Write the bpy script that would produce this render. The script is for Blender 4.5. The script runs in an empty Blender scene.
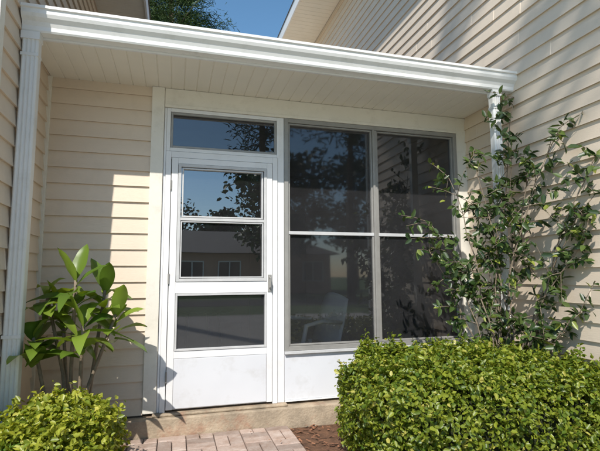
import bpy, math, random
import numpy as np
from mathutils import Vector, Matrix
random.seed(7); rng=np.random.default_rng(7)
sc=bpy.context.scene
SUN=Vector((-.30,-.64,.707)).normalized()

# ---------------------------------------------------------------- materials
def new_mat(name):
    m=bpy.data.materials.new(name); m.use_nodes=True
    nt=m.node_tree; b=nt.nodes['Principled BSDF']
    return m,nt,b
def N(nt,t,**kw):
    n=nt.nodes.new(t)
    for k,v in kw.items():
        if k in n.inputs: n.inputs[k].default_value=v
        else: setattr(n,k,v)
    return n
def basic(name,col,rough=.6,var=.08,scale=3,bump=.0,bscale=60,metal=0,spec=.5,island=0,col2=None,stretch=(1,1,1),dirt=None):
    m,nt,b=new_mat(name); L=nt.links
    tc=N(nt,'ShaderNodeTexCoord'); mp=N(nt,'ShaderNodeMapping'); mp.inputs['Scale'].default_value=stretch
    L.new(tc.outputs['Object'],mp.inputs['Vector'])
    no=N(nt,'ShaderNodeTexNoise',Scale=scale,Detail=3,Roughness=.6); L.new(mp.outputs[0],no.inputs['Vector'])
    rp=N(nt,'ShaderNodeValToRGB')
    c=Vector(col); a=c*(1-var); d=Vector(col2) if col2 else c*(1+var)
    rp.color_ramp.elements[0].position=.3; rp.color_ramp.elements[1].position=.7
    rp.color_ramp.elements[0].color=(*a,1); rp.color_ramp.elements[1].color=(*d,1)
    L.new(no.outputs['Fac'],rp.inputs[0]); out=rp.outputs[0]
    if island:
        g=N(nt,'ShaderNodeNewGeometry'); mr=N(nt,'ShaderNodeMapRange'); mr.inputs['To Min'].default_value=1-island; mr.inputs['To Max'].default_value=1+island
        L.new(g.outputs['Random Per Island'],mr.inputs['Value'])
        mx=N(nt,'ShaderNodeVectorMath',operation='SCALE'); L.new(out,mx.inputs[0]); L.new(mr.outputs[0],mx.inputs['Scale']); out=mx.outputs[0]
    if dirt:
        n2=N(nt,'ShaderNodeTexNoise',Scale=dirt[1],Detail=4,Roughness=.7); L.new(tc.outputs['Object'],n2.inputs['Vector'])
        r2=N(nt,'ShaderNodeMapRange'); r2.inputs['From Min'].default_value=.52; r2.inputs['From Max'].default_value=.75; r2.inputs['To Max'].default_value=dirt[2]
        L.new(n2.outputs['Fac'],r2.inputs['Value'])
        m2=N(nt,'ShaderNodeMixRGB'); m2.inputs['Color2'].default_value=(*dirt[0],1)
        L.new(r2.outputs[0],m2.inputs['Fac']); L.new(out,m2.inputs['Color1']); out=m2.outputs[0]
    L.new(out,b.inputs['Base Color'])
    b.inputs['Roughness'].default_value=rough; b.inputs['Metallic'].default_value=metal
    b.inputs['Specular IOR Level'].default_value=spec
    if bump:
        n3=N(nt,'ShaderNodeTexNoise',Scale=bscale,Detail=2); L.new(mp.outputs[0],n3.inputs['Vector'])
        bm=N(nt,'ShaderNodeBump',Strength=bump,Distance=.01); L.new(n3.outputs['Fac'],bm.inputs['Height']); L.new(bm.outputs[0],b.inputs['Normal'])
    return m
def leafmat(name,c1,c2,rough=.4,trans=.3,spec=.5,c3=None):
    m,nt,b=new_mat(name); L=nt.links
    g=N(nt,'ShaderNodeNewGeometry'); rp=N(nt,'ShaderNodeValToRGB')
    rp.color_ramp.elements[0].color=(*c1,1); rp.color_ramp.elements[1].color=(*c2,1)
    if c3:
        rp.color_ramp.elements[1].position=.93; e=rp.color_ramp.elements.new(.98); e.color=(*c3,1)
    L.new(g.outputs['Random Per Island'],rp.inputs[0]); L.new(rp.outputs[0],b.inputs['Base Color'])
    b.inputs['Roughness'].default_value=rough; b.inputs['Specular IOR Level'].default_value=spec
    if trans>0:
        tr=N(nt,'ShaderNodeBsdfTranslucent'); mg=N(nt,'ShaderNodeMixRGB',blend_type='MULTIPLY'); mg.inputs['Fac'].default_value=1
        mg.inputs['Color2'].default_value=(1.6,1.5,.5,1); L.new(rp.outputs[0],mg.inputs['Color1']); L.new(mg.outputs[0],tr.inputs['Color'])
        mx=N(nt,'ShaderNodeMixShader'); mx.inputs[0].default_value=trans
        L.new(b.outputs[0],mx.inputs[1]); L.new(tr.outputs[0],mx.inputs[2])
        L.new(mx.outputs[0],nt.nodes['Material Output'].inputs['Surface'])
    return m
def glassmat(name,refl,tint,rough=.0,wav=.03,wsc=2.5,haze=0):
    m,nt,b=new_mat(name); L=nt.links; nt.nodes.remove(b)
    tr=N(nt,'ShaderNodeBsdfTransparent'); tr.inputs[0].default_value=(*tint,1)
    gl=N(nt,'ShaderNodeBsdfGlossy'); gl.inputs['Roughness'].default_value=rough; gl.inputs['Color'].default_value=(.95,.97,1,1)
    tc=N(nt,'ShaderNodeTexCoord'); no=N(nt,'ShaderNodeTexNoise',Scale=wsc,Detail=0); L.new(tc.outputs['Object'],no.inputs['Vector'])
    bm=N(nt,'ShaderNodeBump',Strength=wav,Distance=.1); L.new(no.outputs['Fac'],bm.inputs['Height']); L.new(bm.outputs[0],gl.inputs['Normal'])
    fr=N(nt,'ShaderNodeFresnel',IOR=1.45); ad=N(nt,'ShaderNodeMath',operation='ADD'); ad.use_clamp=True; ad.inputs[1].default_value=refl
    L.new(fr.outputs[0],ad.inputs[0]); mx=N(nt,'ShaderNodeMixShader')
    src=tr.outputs[0]
    if haze:   # grey cast of sunlit insect-screen mesh, mixed in as a diffuse tint
        df=N(nt,'ShaderNodeBsdfDiffuse'); n2=N(nt,'ShaderNodeTexNoise',Scale=4,Detail=4); L.new(tc.outputs['Object'],n2.inputs['Vector'])
        rr=N(nt,'ShaderNodeMapRange'); rr.inputs['To Min'].default_value=haze*.6; rr.inputs['To Max'].default_value=haze*1.4; L.new(n2.outputs['Fac'],rr.inputs['Value'])
        df.inputs['Color'].default_value=(.13,.13,.14,1); m2=N(nt,'ShaderNodeMixShader'); L.new(rr.outputs[0],m2.inputs[0]); L.new(src,m2.inputs[1]); L.new(df.outputs[0],m2.inputs[2]); src=m2.outputs[0]
    L.new(ad.outputs[0],mx.inputs[0]); L.new(src,mx.inputs[1]); L.new(gl.outputs[0],mx.inputs[2])
    L.new(mx.outputs[0],nt.nodes['Material Output'].inputs['Surface'])
    return m
M={}
M['siding']=basic('beige_siding',(.74,.62,.49),.55,.04,1.5,.12,90,dirt=((.50,.42,.33),5,.25),stretch=(.3,.3,3))
M['soffit']=basic('soffit_vinyl',(.80,.76,.67),.5,.04,2)
M['cream']=basic('cream_trim',(.80,.76,.67),.5,.04,3,.1,80,dirt=((.50,.45,.36),9,.3))
M['white']=basic('white_paint',(.80,.80,.80),.45,.03,3,.05,50,dirt=((.55,.52,.48),7,.25))
M['gutter']=basic('white_gutter_aluminium',(.82,.82,.80),.35,.03,2,.04,20,dirt=((.52,.52,.47),6,.4))
M['panel']=basic('white_kick_panel',(.69,.70,.73),.4,.05,1.5,.03,8,dirt=((.42,.39,.35),4,.4))
M['grey']=basic('grey_aluminium',(.33,.32,.30),.45,.08,10,metal=.2)
M['lgrey']=basic('light_grey_aluminium',(.56,.56,.56),.4,.08,10)
M['glassw']=glassmat('window_vinyl_glazing',.04,(.66,.66,.66),.03,.006,2,haze=.16)
M['glasst']=glassmat('transom_glazing',.07,(.5,.5,.5),.01,.006,2,haze=.12)
M['glassd']=glassmat('door_glass',.20,(.5,.52,.54),.003,.006,2,haze=.1)
M['concrete']=basic('concrete_ledge',(.40,.32,.23),.85,.3,7,.5,60,dirt=((.34,.15,.09),5,.8))
M['bounce']=basic('bounce_concrete',(.52,.49,.44),.9,.12,2)
M['shingle']=basic('roof_shingle',(.13,.12,.11),.9,.2,20)
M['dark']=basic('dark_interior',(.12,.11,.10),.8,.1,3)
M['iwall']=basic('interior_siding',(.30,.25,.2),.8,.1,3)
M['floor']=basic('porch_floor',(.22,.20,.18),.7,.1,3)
M['chairw']=basic('white_plastic',(.84,.84,.86),.35,.02,3)
M['black']=basic('black_plastic',(.02,.02,.02),.4,.1,3)
M['paver']=basic('clay_pavers',(.40,.28,.22),.85,.18,14,.4,120,island=.25,col2=(.47,.38,.33))
M['joint']=basic('paver_joint_sand',(.17,.13,.10),.95,.2,30,.4,150)
M['mulch']=basic('mulch_soil',(.13,.065,.035),.95,.4,18,.9,60)
M['chip']=basic('mulch_chips',(.26,.12,.065),.9,.2,10,0,island=.5)
M['grass']=basic('lawn',(.085,.15,.035),.9,.35,3)
M['bark']=basic('bark',(.17,.12,.085),.9,.3,8,stretch=(3,3,.6))
M['stem']=basic('pale_stem',(.22,.17,.12),.8,.25,20,.4,60)
M['hedge']=leafmat('boxwood_leaf',(.07,.13,.012),(.29,.33,.035),.4,.28,c3=(.48,.44,.10))
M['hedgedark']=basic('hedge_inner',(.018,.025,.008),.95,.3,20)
M['shrub']=leafmat('golden_shrub_leaf',(.14,.20,.015),(.42,.43,.05),.4,.3,c3=(.6,.56,.12))
M['plum']=leafmat('broad_leaf',(.07,.14,.018),(.24,.33,.045),.33,.28)
M['vine']=leafmat('glossy_leaf',(.016,.042,.010),(.085,.13,.03),.38,.15,c3=(.26,.30,.05))
M['fern']=leafmat('fern_leaf',(.07,.15,.02),(.15,.26,.05),.45,.25)
M['pine']=leafmat('pine_needles',(.035,.07,.018),(.10,.15,.04),.6,0)
M['oak']=leafmat('tree_leaves',(.03,.06,.012),(.10,.14,.035),.6,0)
M['nb']=basic('neighbour_stucco',(.58,.36,.26),.8,.06,2)
M['ng']=basic('neighbour_glass',(.03,.035,.04),.15,.1,2)

# ---------------------------------------------------------------- mesh helpers
class MB:
    def __init__(s): s.v=[];s.f=[]
    def box(s,x0,x1,y0,y1,z0,z1):
        i=len(s.v)
        s.v+=[(x0,y0,z0),(x1,y0,z0),(x1,y1,z0),(x0,y1,z0),(x0,y0,z1),(x1,y0,z1),(x1,y1,z1),(x0,y1,z1)]
        s.f+=[tuple(i+k for k in q) for q in ((0,3,2,1),(4,5,6,7),(0,1,5,4),(1,2,6,5),(2,3,7,6),(3,0,4,7))]
        return s
    def quad(s,a,b,c,d):
        i=len(s.v); s.v+=[tuple(a),tuple(b),tuple(c),tuple(d)]; s.f.append((i,i+1,i+2,i+3)); return s
    def frame(s,x0,x1,z0,z1,w,y0,y1,wt=None):
        wt=wt or w
        s.box(x0,x0+w,y0,y1,z0,z1); s.box(x1-w,x1,y0,y1,z0,z1)
        s.box(x0+w,x1-w,y0,y1,z1-wt,z1); s.box(x0+w,x1-w,y0,y1,z0,z0+wt); return s
    def extr(s,prof,x0,x1,caps=True):
        i=len(s.v);n=len(prof)
        for x in (x0,x1):
            for (y,z) in prof: s.v.append((x,y,z))
        for k in range(n):
            k2=(k+1)%n; s.f.append((i+k,i+k2,i+n+k2,i+n+k))
        if caps: s.f.append(tuple(i+k for k in range(n))[::-1]); s.f.append(tuple(i+n+k for k in range(n)))
        return s
    def tube(s,pts,rads,n=7):
        i0=len(s.v); pts=[Vector(p) for p in pts]
        for k,p in enumerate(pts):
            d=(pts[min(k+1,len(pts)-1)]-pts[max(k-1,0)])
            if d.length<1e-6: d=Vector((0,0,1))
            d.normalize()
            ref=Vector((1,0,0)) if abs(d.x)<.8 else Vector((0,1,0)); a=(ref-d*ref.dot(d)).normalized(); b=d.cross(a)
            for j in range(n):
                t=2*math.pi*j/n; s.v.append(tuple(p+(a*math.cos(t)+b*math.sin(t))*rads[k]))
        for k in range(len(pts)-1):
            for j in range(n):
                a=i0+k*n+j;b=i0+k*n+(j+1)%n; s.f.append((a,b,b+n,a+n))
        s.f.append(tuple(i0+(len(pts)-1)*n+j for j in range(n)))
        return s
    def obj(s,name,mat,parent=None,bevel=0,smooth=False):
        me=bpy.data.meshes.new(name); me.from_pydata([tuple(v) for v in s.v],[],s.f); me.materials.append(M[mat] if isinstance(mat,str) else mat)
        me.update()
        if smooth: me.shade_smooth()
        o=bpy.data.objects.new(name,me); sc.collection.objects.link(o)
        if parent: o.parent=parent
        if bevel:
            b=o.modifiers.new('bevel','BEVEL'); b.width=bevel; b.segments=2; b.limit_method='ANGLE'
        return o
def empty(name,parent=None):
    o=bpy.data.objects.new(name,None); sc.collection.objects.link(o); o.empty_display_size=.2
    if parent:o.parent=parent
    return o
srnd=random.Random(5)
def siding(name,A,B,nrm,z0,z1,parent,e=.125,t=.018,mat='siding'):
    m=MB(); A=Vector((*A,0));B=Vector((*B,0));n=Vector((*nrm,0)); z=z0; k=0
    L_=(B-A).length
    while z<z1-1e-4:
        zt=min(z+e,z1); j=srnd.uniform(-.001,.001)
        nseg=max(1,int(L_/.5)); sts=[q/nseg for q in range(nseg+1)]
        seams=[]
        if L_>2.5:   # lap joints between vinyl lengths
            s0=srnd.uniform(.5,3.2)
            while s0<L_-.3: seams.append(s0/L_); s0+=3.2
        sts=sorted(sts+seams+[x+.0004 for x in seams]); prev=None; off=0
        for q in sts:
            p=A.lerp(B,q); w=srnd.uniform(-.0015,.0015); w2=srnd.uniform(-.001,.001)
            if any(abs(q-(x+.0004))<1e-9 for x in seams): off=.0025-off
            tt=t+j+w2+off
            cur=(p+n*(.001)+Vector((0,0,z+.003)),p+n*tt+Vector((0,0,z+w)),p+n*(tt-.002)+Vector((0,0,z+.012+w)),p+n*(.002+off)+Vector((0,0,zt+.002)))
            if prev:
                for a in range(3): m.quad(prev[a],cur[a],cur[a+1],prev[a+1])
            prev=cur
        z+=e;k+=1
    return m.obj(name,mat,parent)
def soffit(name,x0,x1,y0,y1,z,parent,along='y',w=.1,mat='soffit'):
    m=MB(); lo,hi=(x0,x1) if along=='y' else (y0,y1)
    a=lo
    while a<hi-1e-4:
        b=min(a+w,hi); g=.010
        P=[(a,z+.006),(a+g*.5,z),(b-g*.5,z),(b,z+.006)]
        for (u0,h0),(u1,h1) in zip(P[:-1],P[1:]):
            if along=='y': m.quad((u0,y0,h0),(u0,y1,h0),(u1,y1,h1),(u1,y0,h1))
            else: m.quad((x0,u0,h0),(x1,u0,h0),(x1,u1,h1),(x0,u1,h1))
        a=b
    return m.obj(name,mat,parent)

# ---------------------------------------------------------------- dimensions
XL,XR=-.891,2.84; ZT=2.763
house=empty('beige_house')
siding('porch_wall_siding',(XL+.03,0),(-.12,0),(0,-1),.18,ZT,house)
MB().box(XL-.1,-.12,.004,.12,.0,ZT+.2).obj('porch_wall_core','dark',house)
LY=-1.02
siding('left_wing_siding',(XL,9.5),(XL,LY),(1,0),.14,4.42,house)
siding('left_wing_front_siding',(XL-4.5,LY),(XL,LY),(0,-1),.14,4.42,house)
MB().box(XL-4.6,XL-.004,LY+.004,9.5,0,4.42).obj('left_wing_core','siding',house)
siding('right_wing_siding',(XR,-2.3),(XR,9.5),(-1,0),.14,6.13,house)
siding('right_wing_front_siding',(XR,-2.3),(XR+5,-2.3),(0,-1),.14,6.13,house)
MB().box(XR+.004,XR+5,-2.296,9.5,0,6.13).obj('right_wing_core','siding',house)
t=MB(); t.box(XL+.0,XL+.035,-.03,.0,.15,ZT); t.box(XL-.05,XL+.022,LY-.022,LY+.05,.12,4.42); t.box(XR-.022,XR+.05,-2.322,-2.25,.12,6.13)
t.obj('corner_trim','cream',house,.003)
MB().box(XL-.5,XR+.5,3.2,9,0,3.7).obj('back_wing_wall','siding',house)
soffit('left_wing_soffit',XL,XL+.56,LY-.45,9.6,4.43,house,along='x')
soffit('right_wing_soffit',2.144,XR,-2.8,9.6,6.14,house,along='x',w=.12)
f=MB(); f.box(XL+.56,XL+.585,LY-.5,9.6,4.40,4.60); f.box(XL-4.9,XL+.56,LY-.5,LY-.475,4.40,4.60); f.box(2.118,2.144,-2.85,9.6,6.11,6.32); f.box(2.144,XR+5.2,-2.85,-2.825,6.11,6.32)
f.obj('wing_fascia','white',house,.003)
r=MB()
def roof(x0,x1,y0,y1,z,ridge):
    i=len(r.v); r.v+=[(x0,y0,z),(x1,y0,z),(x1,y1,z),(x0,y1,z),((x0+x1)/2,y0+(x1-x0)/2,ridge),((x0+x1)/2,y1,ridge)]
    r.f+=[(i,i+1,i+4),(i+1,i+2,i+5,i+4),(i+3,i,i+4,i+5),(i+2,i+3,i+5),(i,i+3,i+2,i+1)]
roof(XL-5,XL+.6,LY-.52,9.7,4.604,6.0); roof(2.1,XR+5.3,-2.9,9.7,6.324,8.2)
r.quad((XL,-.60,2.93),(XR,-.60,2.93),(XR,3.2,3.6),(XL,3.2,3.6))
r.obj('shingle_roof','shingle',house)
soffit('porch_soffit',XL+.02,XR-.015,-.60,.0,ZT,house,along='y',w=.1)
MB().box(XL+.018,XR-.018,-.62,-.602,ZT-.012,2.925).obj('porch_fascia','white',house)
prof=[(-.622,2.765),(-.685,2.765),(-.692,2.775),(-.694,2.800),(-.706,2.825),(-.726,2.845),(-.736,2.865),(-.737,2.893),(-.748,2.897),(-.748,2.915),(-.738,2.915),(-.73,2.903),(-.622,2.903)]
gt=MB(); gt.extr(prof,XL+.02,XR-.005)
gt.extr([(y-.0015 if y<-.63 else y,z-.0015 if z<2.78 else z+.001) for y,z in prof],1.42,1.424)
gt.obj('porch_gutter','gutter',house)
def downspout(xc,w,d,yc,zt,zb,name):
    m=MB(); n=4; ring=[]
    for k in range(n):
        a=xc-w/2+w*k/n; b=a+w/n
        ring+= [(a+.004,yc-d/2+.005),(a+.009,yc-d/2),(b-.009,yc-d/2),(b-.004,yc-d/2+.005)]
    ring+=[(xc+w/2,yc-d/2+.012),(xc+w/2,yc+d/2),(xc-w/2,yc+d/2),(xc-w/2,yc-d/2+.012)]
    sec=[(zt,0,0),(zb+.12,0,0),(zb+.04,0,-.03),(zb,0,-.12)]
    c=len(ring);i=len(m.v)
    for z,dx,dy in sec:
        for x,y in ring: m.v.append((x+dx,y+dy,z+(y-yc)*(.6 if dy else 0)))
    for s_ in range(len(sec)-1):
        for k in range(c): 
            a=i+s_*c+k;b=i+s_*c+(k+1)%c; m.f.append((a,b,b+c,a+c))
    m.box(xc-w/2-.003,xc+w/2+.003,yc-d/2-.002,yc+d/2+.003,zt-.16,zt-.14)
    m.box(xc-w/2-.003,xc+w/2+.003,yc-d/2-.002,yc+d/2+.003,zt-1.9,zt-1.88)
    m.box(xc-w/2-.006,xc+w/2+.006,yc-d/2-.006,yc+d/2+.006,zt-.05,zt-.001)
    return m.obj(name,'gutter',house)
downspout(-.822,.095,.07,-.655,ZT,.05,'left_downspout')
downspout(2.66,.075,.06,-.655,ZT,.05,'right_downspout')

# ---- enclosure -------------------------------------------------
c=MB(); c.box(-.12,-.022,-.03,.06,.19,ZT-.002); c.box(-.02,2.72,-.018,.06,2.60,ZT-.002); c.box(2.722,XR-.004,-.012,.06,.19,ZT-.002)
c.box(-.02,2.72,-.026,-.0185,2.60,2.625)
c.obj('porch_trim_boards','cream',house,.003)
w=MB()
w.frame(0.0,.95,2.235,2.598,.03,-.012,.05)
w.box(-.02,-.001,-.012,.05,.187,2.598)
w.box(.0,.042,-.022,.05,.187,2.232); w.box(.881,.923,-.022,.05,.187,2.232); w.box(.042,.881,-.022,.05,2.182,2.232)
w.box(.925,.984,-.010,.055,.187,2.598)
w.obj('door_frame','white',house,.003)
gf=MB(); gf.frame(.032,.918,2.267,2.566,.018,-.004,.03)
gf.frame(.986,2.72,.597,2.597,.036,-.02,.05)
gf.box(1.822,1.842,-.026,.04,.634,2.56); gf.box(1.846,1.868,-.014,.05,.634,2.56)
gf.frame(1.024,1.821,.636,2.558,.014,-.008,.03); gf.frame(1.869,2.682,.636,2.558,.014,.0,.035)
gf.obj('window_frame','grey',house,.002)
lg=MB(); lg.box(1.024,1.821,-.014,.034,1.572,1.60); lg.box(1.87,2.682,-.006,.038,1.572,1.60)
lg.box(.986,2.72,-.034,.0,.572,.595)
lg.obj('window_meeting_rail','lgrey',house,.002)
gl=MB(); 
gl.quad((1.03,.012,.64),(1.81,.012,.64),(1.81,.013,1.58),(1.03,.013,1.58))
gl.quad((1.03,.02,1.59),(1.81,.02,1.59),(1.81,.018,2.555),(1.03,.018,2.555))
gl.quad((1.875,.018,.64),(2.68,.018,.64),(2.68,.018,1.58),(1.875,.018,1.58))
gl.quad((1.875,.026,1.59),(2.68,.026,1.59),(2.68,.024,2.555),(1.875,.024,2.555))
gl.obj('window_panes','glassw',house)
MB().quad((.045,.012,2.28),(.905,.012,2.28),(.905,.012,2.555),(.045,.012,2.555)).obj('transom_pane','glasst',house)
kp=MB(); kp.box(.987,1.84,-.004,.05,.20,.57); kp.box(1.846,2.72,-.004,.05,.20,.57)
kp.obj('kick_wall_panels','panel',house,.003)
kt=MB(); kt.box(.987,2.72,-.014,.052,.188,.199); kt.box(1.828,1.858,-.010,.0,.20,.569)
kt.obj('kick_wall_trim','white',house,.002)
door=empty('screen_door',house)
d=MB(); y0,y1=-.032,.012
d.box(.047,.098,y0,y1,.205,2.178); d.box(.83,.876,y0,y1,.205,2.178)
d.box(.098,.83,y0,y1,2.13,2.178); d.box(.098,.83,y0,y1,1.085,1.175); d.box(.098,.83,y0,y1,.585,.64); d.box(.098,.83,y0+.006,y1,.205,.585)
d.obj('door_leaf','white',door,.003)
d=MB(); d.box(.101,.827,y0-.001,y0+.004,.212,.583); d.obj('door_kick_plate','panel',door,.003)
d=MB(); d.frame(.100,.828,1.177,2.128,.024,y0-.006,.004); d.box(.124,.804,y0-.004,.004,1.665,1.688); d.frame(.100,.828,.642,1.083,.016,y0-.006,.004)
d.frame(.132,.796,1.692,2.098,.012,y0,.0); d.frame(.128,.800,1.205,1.662,.010,y0+.002,.0)
d.obj('door_window_frame','lgrey',door,.002)
d=MB(); d.quad((.12,-.008,1.68),(.81,-.008,1.68),(.81,-.008,2.11),(.12,-.008,2.11)); d.quad((.12,-.012,1.2),(.81,-.012,1.2),(.81,-.012,1.67),(.12,-.012,1.67))
d.obj('door_upper_panes','glassd',door)
MB().quad((.11,-.012,.65),(.82,-.012,.65),(.82,-.012,1.075),(.11,-.012,1.075)).obj('door_lower_pane','glassw',door)
d=MB(); d.box(.838,.868,y0-.008,y0,1.09,1.23); d.tube([(.853,y0-.006,1.12),(.853,y0-.045,1.13),(.853,y0-.05,1.2),(.853,y0-.006,1.21)],[.006]*4,8)
for z in (.45,1.2,1.95): d.tube([(.045,y0-.006,z-.04),(.045,y0-.006,z+.04)],[.007,.007],8)
d.obj('door_handle_and_hinges','grey',door)
c=MB(); c.box(-.34,2.8,-.10,.3,.0,.165); c.box(-.05,1.0,-.06,.05,.166,.186)
o=c.obj('porch_slab','concrete',house,.008)
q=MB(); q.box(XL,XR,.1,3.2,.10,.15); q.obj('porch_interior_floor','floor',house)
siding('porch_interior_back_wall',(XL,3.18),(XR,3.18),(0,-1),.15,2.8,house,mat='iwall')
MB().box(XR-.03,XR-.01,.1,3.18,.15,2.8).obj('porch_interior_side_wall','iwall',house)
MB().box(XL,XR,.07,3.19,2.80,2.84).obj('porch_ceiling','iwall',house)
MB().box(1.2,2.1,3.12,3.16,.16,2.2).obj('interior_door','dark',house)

# ---------------------------------------------------------------- chair inside
ch=empty('patio_chair')
def grid(name,fn,nu,nv,mat,parent,th=.012):
    v=[fn(i/nu,j/nv) for i in range(nu+1) for j in range(nv+1)]
    F=[(i*(nv+1)+j,(i+1)*(nv+1)+j,(i+1)*(nv+1)+j+1,i*(nv+1)+j+1) for i in range(nu) for j in range(nv)]
    m=MB(); m.v=v; m.f=F; o=m.obj(name,mat,parent,smooth=True); s=o.modifiers.new('s','SOLIDIFY'); s.thickness=th; return o
grid('seat',lambda u,v:((u-.5)*.48,(v-.5)*.46,.42-.03*math.sin(math.pi*u)+.02*math.cos(v*3)),10,8,'chairw',ch)
grid('backrest',lambda u,v:((u-.5)*(.46-.06*v*v),.27+.14*v-.07*math.cos((u-.5)*2.6),.42+.48*v-.06*v*(2*u-1)**2),12,10,'chairw',ch)
m=MB()
for sx in (-1,1):
    m.tube([(sx*.25,-.22,0),(sx*.25,-.20,.40),(sx*.27,-.16,.62),(sx*.28,.0,.65),(sx*.25,.26,.62)],[.02,.022,.022,.022,.018],8)
    m.tube([(sx*.24,.26,0),(sx*.22,.22,.42)],[.02,.022],8)
m.obj('arms_and_legs','chairw',ch,smooth=True)
ch.location=(1.31,.52,.15); ch.rotation_euler=(0,0,math.radians(-72))
tb=empty('patio_table')
m=MB(); m.tube([(0,0,.68),(0,0,.70)],[.42,.42],28); m.obj('top','black',tb)
m=MB()
for a in range(4):
    t_=a*math.pi/2+.4; m.tube([(.33*math.cos(t_),.33*math.sin(t_),0),(.25*math.cos(t_),.25*math.sin(t_),.68)],[.013,.013],8)
m.obj('legs','black',tb)
tb.location=(.35,1.5,.15)

# ---------------------------------------------------------------- ground
MB().quad((-400,-400,0),(400,-400,0),(400,400,0),(-400,400,0)).obj('lawn_ground','grass')
bed=MB(); bed.quad((XL,-2.4,.004),(XR,-2.4,.004),(XR,.0,.004),(XL,.0,.004)); bed.obj('mulch_bed','mulch')
MB().box(-5,6,-10,-2.42,-.05,.03).obj('bounce_slab','bounce')  # unseen pale slab, added to bounce sunlight up onto the soffit and walls
cm=MB()
for k in range(2600):
    x=random.uniform(XL+.02,XR-.02);y=random.uniform(-2.3,-.11)
    if -.22<x<.98 and random.random()<.95: continue
    z=.006+random.random()*.02; a=random.random()*6.28; l=random.uniform(.008,.03); w_=random.uniform(.003,.009)
    if -.22<x<.98: z+=.032; l*=.6; w_*=.6
    dx=Vector((math.cos(a),math.sin(a),random.uniform(-.3,.3)))*l; dy=Vector((-math.sin(a),math.cos(a),random.uniform(-.3,.3)))*w_
    p=Vector((x,y,z+.006)); cm.quad(p-dx-dy,p+dx-dy,p+dx+dy,p-dx+dy)
cm.obj('mulch_chips','chip')
walk=empty('paver_walkway')
MB().box(-.22,1.0,-2.41,-.102,-.02,.012).obj('sand_bed','joint',walk)
pv=MB(); gp=.003
def pav(x0,x1,y0,y1):
    x0=max(x0,-.215);x1=min(x1,.985);y0=max(y0,-2.4);y1=min(y1,-.106)
    if x1-x0<.015 or y1-y0<.015: return
    z=.038+random.uniform(-.003,.003); i=len(pv.v); b=.005
    x0+=gp;x1-=gp;y0+=gp;y1-=gp; j=lambda:random.uniform(-.0015,.0015); tz=random.uniform(-.002,.002)
    pv.v+=[(x0,y0,0),(x1,y0,0),(x1,y1,0),(x0,y1,0),(x0,y0,z-b),(x1,y0,z-b),(x1,y1,z-b),(x0,y1,z-b),(x0+b+j(),y0+b+j(),z+tz),(x1-b+j(),y0+b+j(),z-tz),(x1-b+j(),y1-b+j(),z),(x0+b+j(),y1-b+j(),z)]
    for a in (0,4):
        for k in range(4): pv.f.append((i+a+k,i+a+(k+1)%4,i+a+4+(k+1)%4,i+a+4+k))
    pv.f.append((i+8,i+9,i+10,i+11))
for a in range(-4,8):
    for b in range(-14,2):
        x=a*.2; y=b*.2
        if (a+b)%2: pav(x,x+.2,y,y+.1); pav(x,x+.2,y+.1,y+.2)
        else: pav(x,x+.1,y,y+.2); pav(x+.1,x+.2,y,y+.2)
pv.obj('pavers','paver',walk)

# ---------------------------------------------------------------- leaves
def leaf_cloud(name,P,Nn,size,mat,parent=None,aspect=.55,fold=.25,jit=.6):
    n=len(P); P=np.asarray(P,float); Nn=np.asarray(Nn,float)
    nn=Nn+rng.normal(0,jit,(n,3)); nn/=np.linalg.norm(nn,axis=1)[:,None]
    t=rng.normal(0,1,(n,3)); t-=nn*(t*nn).sum(1)[:,None]; t/=np.linalg.norm(t,axis=1)[:,None]
    b=np.cross(nn,t); s=(size*rng.uniform(.6,1.3,n))[:,None]; w=s*aspect*.5
    base=P; tip=P+t*s-nn*s*.12
    l1=P+t*s*.3+b*w+nn*w*fold; l2=P+t*s*.72+b*w*.75+nn*w*fold
    r1=P+t*s*.3-b*w+nn*w*fold; r2=P+t*s*.72-b*w*.75+nn*w*fold
    V=np.stack([base,l1,l2,tip,r2,r1],1).reshape(-1,3)
    me=bpy.data.meshes.new(name)
    idx=np.arange(n)[:,None]*6
    F=np.concatenate([idx+np.array([0,1,2,3]),idx+np.array([0,3,4,5])],0).reshape(-1)
    me.vertices.add(len(V)); me.vertices.foreach_set('co',V.reshape(-1))
    nf=len(F)//4; me.loops.add(len(F)); me.loops.foreach_set('vertex_index',F.astype(np.int32))
    me.polygons.add(nf); me.polygons.foreach_set('loop_start',np.arange(nf,dtype=np.int32)*4)
    me.update(calc_edges=True); me.validate(); me.materials.append(M[mat])
    o=bpy.data.objects.new(name,me); sc.collection.objects.link(o)
    if parent:o.parent=parent
    return o
def lump(x,y,seed):
    return (np.sin(x*5.1+seed)*np.cos(y*6.3+seed*2)+.7*np.sin(x*11.7+y*9.1+seed*3)+.8*np.sin(x*23-y*27+seed)+.7*np.sin(x*41+y*37)*np.sin(x*33-y*47))
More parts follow.
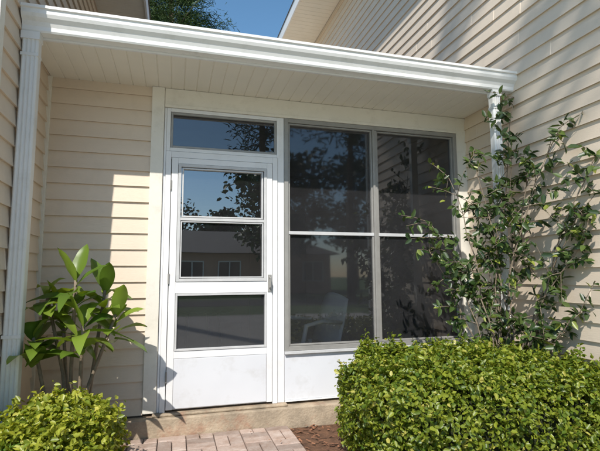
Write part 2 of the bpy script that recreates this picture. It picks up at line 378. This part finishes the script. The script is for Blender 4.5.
def bush(name,cx,cy,cz,rx,ry,rz,n,size,mat,pw=4,seed=1,amp=.035,thick=.07,core='hedgedark',sprigs=0,slope=0):
    root=empty(name)
    u=rng.uniform(-1,1,(n,3)); ax=rng.integers(0,3,n); sg=rng.choice([-1,1],n); sg[(ax==2)]=1
    u[np.arange(n),ax]=sg
    r=(np.abs(u)**pw).sum(1)**(1/pw); u=u/r[:,None]
    nrm=np.sign(u)*np.abs(u)**(pw-1)/np.array([rx,ry,rz]); nrm/=np.linalg.norm(nrm,axis=1)[:,None]
    P=u*np.array([rx,ry,rz])+np.array([cx,cy,cz])
    h=amp*lump(P[:,0]+P[:,2]*.7,P[:,1]+P[:,2],seed)
    dep=rng.exponential(thick*.45,n); P=P+nrm*(h-dep)[:,None]
    if sprigs:
        k=rng.choice(n,sprigs,replace=False); SP=[];SN=[]
        for q in k:
            if u[q][2]<.0 or dep[q]>.03: continue
            d_=nrm[q]*.6+np.array([0,0,.7])+rng.normal(0,.3,3); d_/=np.linalg.norm(d_); L_=rng.uniform(.03,.10)
            for s_ in range(7):
                SP.append(P[q]+d_*L_*s_/6); SN.append(np.array([0,0,.5])+rng.normal(0,.6,3))
        P=np.concatenate([P,np.array(SP)]); nrm=np.concatenate([nrm,np.array(SN)])
    P[:,2]+=slope*(P[:,0]-cx)*np.clip(P[:,2]/(2*rz),0,1)
    k=P[:,2]>.03; P=P[k]; nrm=nrm[k]
    up=nrm*.6+np.array([0,0,.45])
    leaf_cloud('leaves',P,up,size,mat,root,aspect=.6,jit=.65)
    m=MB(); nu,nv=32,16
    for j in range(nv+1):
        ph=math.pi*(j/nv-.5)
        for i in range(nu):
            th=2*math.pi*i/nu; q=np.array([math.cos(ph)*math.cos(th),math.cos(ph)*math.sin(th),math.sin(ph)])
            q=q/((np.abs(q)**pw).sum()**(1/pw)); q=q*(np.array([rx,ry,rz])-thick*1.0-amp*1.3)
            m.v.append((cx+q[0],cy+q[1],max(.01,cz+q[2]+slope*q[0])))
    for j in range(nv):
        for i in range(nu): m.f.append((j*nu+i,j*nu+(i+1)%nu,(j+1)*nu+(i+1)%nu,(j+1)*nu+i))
    m.obj('shade_core',core,root)  # solid dark core, its colour stands in for shade between the leaves
    return root
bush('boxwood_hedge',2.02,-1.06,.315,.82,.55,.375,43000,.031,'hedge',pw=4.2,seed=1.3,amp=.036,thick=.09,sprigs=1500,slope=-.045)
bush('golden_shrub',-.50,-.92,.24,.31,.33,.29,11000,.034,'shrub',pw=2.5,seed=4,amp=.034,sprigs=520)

def big_leaf(m,base,dirv,L,Wd,droop=.35,fold=.25,roll=0):
    dirv=Vector(dirv).normalized(); side=dirv.cross(Vector((0,0,1.01))).normalized(); u=side.cross(dirv).normalized()
    side,u=side*math.cos(roll)+u*math.sin(roll),u*math.cos(roll)-side*math.sin(roll)
    n=9; rows=[]
    for k in range(n+1):
        t=k/n; wd=Wd*.5*(math.sin(math.pi*min(1,t**.85*.97+.02))**.85)*(1 if t<.98 else .25)
        c=Vector(base)+dirv*(L*t)-Vector((0,0,1))*(droop*L*t*t)
        wv=math.sin(t*14)*.003
        rows.append((c+side*wd+u*(wd*fold+wv),c+side*wd*.5+u*wd*fold*.35,c,c-side*wd*.5+u*wd*fold*.35,c-side*wd+u*(wd*fold-wv)))
    i=len(m.v)
    for r_ in rows: m.v+= [tuple(v) for v in r_]
    for k in range(n):
        for j in range(4): m.f.append((i+k*5+j,i+k*5+j+1,i+(k+1)*5+j+1,i+(k+1)*5+j))
pl=empty('broad_leaf_plant')
st=MB(); lf=MB(); prnd=random.Random(11)
tips=[(-.70,-.46,1.10),(-.52,-.54,1.20),(-.36,-.42,1.13),(-.62,-.38,.97),(-.28,-.48,.97),(-.74,-.56,.85),(-.45,-.62,.92)]
for k,tp in enumerate(tips):
    b=Vector((-.52+prnd.uniform(-.05,.05),-.42+prnd.uniform(-.04,.04),0)); T=Vector(tp)
    mid=b.lerp(T,.5)+Vector((prnd.uniform(-.03,.03),0,.05)); st.tube([b,b.lerp(mid,.6),mid,mid.lerp(T,.5),T],[.014,.013,.012,.011,.010],8)
    nl=10
    for j in range(nl):
        a=j*2.4+k*1.3; el=prnd.uniform(.05,.85) if j>1 else 1.15
        dv=(math.cos(a)*math.cos(el),math.sin(a)*math.cos(el),math.sin(el)); L_=prnd.uniform(.22,.32)
        if T.x+dv[0]*L_<XL+.05 : dv=(abs(dv[0])*.2,dv[1]-.4,dv[2])
        if T.y+dv[1]*L_>-.05: dv=(dv[0],dv[1]*-.4,dv[2])
        big_leaf(lf,T-Vector((0,0,.02*j)),dv,L_,prnd.uniform(.09,.12),droop=prnd.uniform(.1,.8),roll=prnd.uniform(-.5,.5))
st.obj('stems','stem',pl,smooth=True); lf.obj('leaves','plum',pl,smooth=True)

fe=empty('fern'); m=MB()
for k in range(60):
    a=random.uniform(0,6.28); L_=random.uniform(.25,.45); b=Vector((-.82+random.uniform(-.07,.07),-1.20+random.uniform(-.10,.10),.14+random.uniform(0,.22)))
    el=random.uniform(.5,1.3); dv=Vector((math.cos(a)*math.cos(el),math.sin(a)*math.cos(el),math.sin(el)))
    for s_ in range(16):
        t=s_/15; c_=b+dv*L_*t-Vector((0,0,.55*L_*t*t)); sd=dv.cross(Vector((0,0,1))).normalized()
        ll=.055*(1-t*.8)
        for sg in (-1,1):
            e=c_+sd*sg*ll+dv*.02; w_=dv*.006
            m.quad(c_-w_,e-w_*.4,e+w_*.4,c_+w_)
m.obj('fronds','fern',fe)

vt=empty('climbing_shrub'); sm=MB(); LP=[];LN=[]; vr=random.Random(21)
base=Vector((2.52,-.80,0))
targets=[((2.72,-.80,2.66),.4),((2.62,-.85,2.3),.35),((2.15,-.72,1.98),.5),((2.0,-.66,1.62),.5),((1.98,-.64,1.40),.4),((2.76,-1.15,2.25),.55),((2.78,-1.45,2.0),.5),((2.78,-1.40,1.75),.5),((2.75,-1.35,1.45),.45),((2.25,-.72,1.2),.45),((2.74,-1.25,.95),.45),((2.55,-.8,1.85),.4),((2.35,-.75,2.15),.5),((2.4,-.72,1.65),.45),((2.72,-.95,2.05),.5)]
for (tp,sp) in targets:
    T=Vector(tp); b=base+Vector((vr.uniform(-.12,.12),vr.uniform(-.06,.06),0)); pts=[]
    c1=Vector((b.x+(T.x-b.x)*.15,b.y+(T.y-b.y)*.1,T.z*.55))
    for k in range(13):
        t=k/12; p=b*(1-t)**2+c1*2*t*(1-t)+T*t*t; p=p+Vector((vr.gauss(0,.010),vr.gauss(0,.008),0)); p.x=min(p.x,XR-.04); pts.append(p)
    sm.tube(pts,[.009*(1-.75*k/12) for k in range(13)],6)
    for k in range(4,13):
        for q_ in range(2 if k<7 else 3):
            if vr.random()<.5 and k<8: continue
            d_=Vector((vr.gauss(0,1),vr.gauss(0,.7),vr.gauss(.25,.7))).normalized(); ln=vr.uniform(.06,.26)*(.6+sp)
            e=pts[k]+d_*ln; e.x=min(e.x,XR-.05); e.y=min(e.y,-.1); sm.tube([pts[k],pts[k].lerp(e,.5)+Vector((0,0,.01)),e],[.003,.0025,.0015],5)
            for j in range(vr.randint(5,11)):
                pp=pts[k].lerp(e,vr.uniform(.35,1.05)); LP.append((min(pp.x,XR-.05),pp.y,pp.z)); LN.append((vr.gauss(-.2,.4),vr.gauss(-.4,.4),.6))
sm.obj('stems','stem',vt,smooth=True)
leaf_cloud('leaves',LP,LN,.068,'vine',vt,aspect=.46,jit=.5,fold=.15)

# ---------------------------------------------------------------- trees
def tree(name,kind,x,y,h,seed,nclump,nleaf,size,spread,aspect,mat,t0=None,tight=1):
    r_=random.Random(seed); tr=MB(); lean=(r_.uniform(-.03,.03)*h,r_.uniform(-.03,.03)*h)
    tp=lambda t:Vector((lean[0]*t*t,lean[1]*t,h*t))
    tr.tube([tp(k/8) for k in range(9)],[.014*h*(1-.85*k/8)+.02 for k in range(9)],9)
    LP=[];LN=[]; t0=t0 or (.45 if kind=='pine' else .3)
    for k in range(nclump):
        t=r_.uniform(t0,1.0); b=tp(t*.96); a=r_.uniform(0,6.28)
        ln=spread*(1.15-t*.75 if kind=='pine' else math.sin(math.pi*(t-.15)))*r_.uniform(.4,1.1)
        e=b+Vector((math.cos(a)*ln,math.sin(a)*ln,ln*r_.uniform(-.1,.45)))
        tr.tube([b,b.lerp(e,.5)+Vector((0,0,ln*.06)),e],[.035*(1.3-t),.025*(1.3-t),.01],5)
        for s_ in range(nleaf):
            q=b.lerp(e,r_.uniform(.35,1.1) if tight==1 else r_.uniform(.8,1.05)); sg=(ln*.12+.12)*tight
            LP.append((q.x+r_.gauss(0,sg),q.y+r_.gauss(0,sg),q.z+r_.gauss(0,sg*.5)+.05)); LN.append((0,0,1))
    e=empty(name); tr.obj('trunk_and_limbs','bark',e); leaf_cloud('foliage',LP,LN,size,mat,e,aspect=aspect,jit=.8); e.location=(x,y,0); return e
tree('pine_tree','pine',-.2,17,19.5,3,130,240,.30,3.9,.07,'pine',t0=.6)
tree('pine_tree','pine',-2.6,-13.2,19,77,22,60,.30,2.6,.25,'pine',t0=.82,tight=.6)  # unseen pine behind the camera, added to dapple the upper right siding
for k,(x,y,h,kind) in enumerate([(8.5,-17,15,'pine'),(13,-20,16,'pine'),(12,-14,10,'oak'),(17,-18,13,'oak'),(6.5,-24,9,'oak'),(22,-24,15,'oak'),(4.0,-37,7,'oak'),(-2,-38,8,'oak'),(-8,-36,9,'oak'),(10,-37,10,'oak'),(16,-34,12,'oak'),(4.6,-19,17,'pine')]):
    if kind=='pine': tree('pine_tree','pine',x,y,h,20+k,60,60,.45,3.0,.14,'pine',t0=.5)
    else: tree('shade_tree','oak',x,y,h,40+k,70,50,.42,h*.42,.6,'oak')
nh=empty('neighbour_house')
MB().box(-4,11,-34,-27,0,2.8).obj('walls','nb',nh)
m=MB(); m.v=[(-4.6,-34.6,2.8),(11.6,-34.6,2.8),(11.6,-26.4,2.8),(-4.6,-26.4,2.8),(-1,-30.5,4.6),(8,-30.5,4.6)]; m.f=[(0,1,5,4),(1,2,5),(2,3,4,5),(3,0,4),(0,3,2,1)]; m.obj('roof','shingle',nh)
m=MB()
for x in (-2.5,0.5,3,6.5,9): m.box(x,x+1.4,-27.02,-26.95,.9,2.2)
m.obj('windows','ng',nh)
m=MB()
for x in (-2.5,0.5,3,6.5,9): m.frame(x-.08,x+1.48,.82,2.28,.08,-27.0,-26.93); m.box(x+.66,x+.74,-27,-26.94,.9,2.2)
m.obj('window_trim','white',nh)
MB().box(-60,60,-18.5,-14.5,-.05,.01).obj('asphalt_road',basic('asphalt',(.06,.06,.06),.9,.2,20))

# ---------------------------------------------------------------- light, sky
w=bpy.data.worlds.new('World'); sc.world=w; w.use_nodes=True; nt=w.node_tree
sk=nt.nodes.new('ShaderNodeTexSky'); sk.sky_type='NISHITA'; sk.sun_disc=False
sk.sun_elevation=math.asin(SUN.z); sk.sun_rotation=math.atan2(SUN.x,SUN.y); sk.air_density=1.0; sk.dust_density=.3; sk.ozone_density=2.0
hs=nt.nodes.new('ShaderNodeHueSaturation'); hs.inputs['Saturation'].default_value=1.12; hs.inputs['Value'].default_value=1.18; hs.inputs['Hue'].default_value=.49
bg=nt.nodes['Background']; bg.inputs['Strength'].default_value=.15; nt.links.new(sk.outputs[0],hs.inputs['Color']); nt.links.new(hs.outputs[0],bg.inputs['Color'])
ld=bpy.data.lights.new('sun','SUN'); ld.energy=4.9; ld.angle=math.radians(.5); ld.color=(1,.95,.87)
lo=bpy.data.objects.new('sun',ld); sc.collection.objects.link(lo); lo.rotation_euler=SUN.to_track_quat('Z','Y').to_euler(); lo.location=SUN*30

# ---------------------------------------------------------------- camera
yaw,pit,rol=math.radians(15.6916),math.radians(6.3967),math.radians(.3404)
fw=Vector((math.sin(yaw)*math.cos(pit),math.cos(yaw)*math.cos(pit),math.sin(pit))); r0=Vector((math.cos(yaw),-math.sin(yaw),0)); u0=r0.cross(fw)
R=r0*math.cos(rol)-u0*math.sin(rol); U=r0*math.sin(rol)+u0*math.cos(rol)
cd=bpy.data.cameras.new('camera'); cd.sensor_width=36; cd.lens=446.7/600*36; cd.clip_end=2000; cd.clip_start=.05
co=bpy.data.objects.new('camera',cd); sc.collection.objects.link(co)
mt=Matrix((R,U,-fw)).transposed().to_4x4(); mt.translation=Vector((.086,-3.71,1.22)); co.matrix_world=mt
sc.camera=co
sc.view_settings.view_transform='Standard'; sc.view_settings.look='None'; sc.view_settings.exposure=0
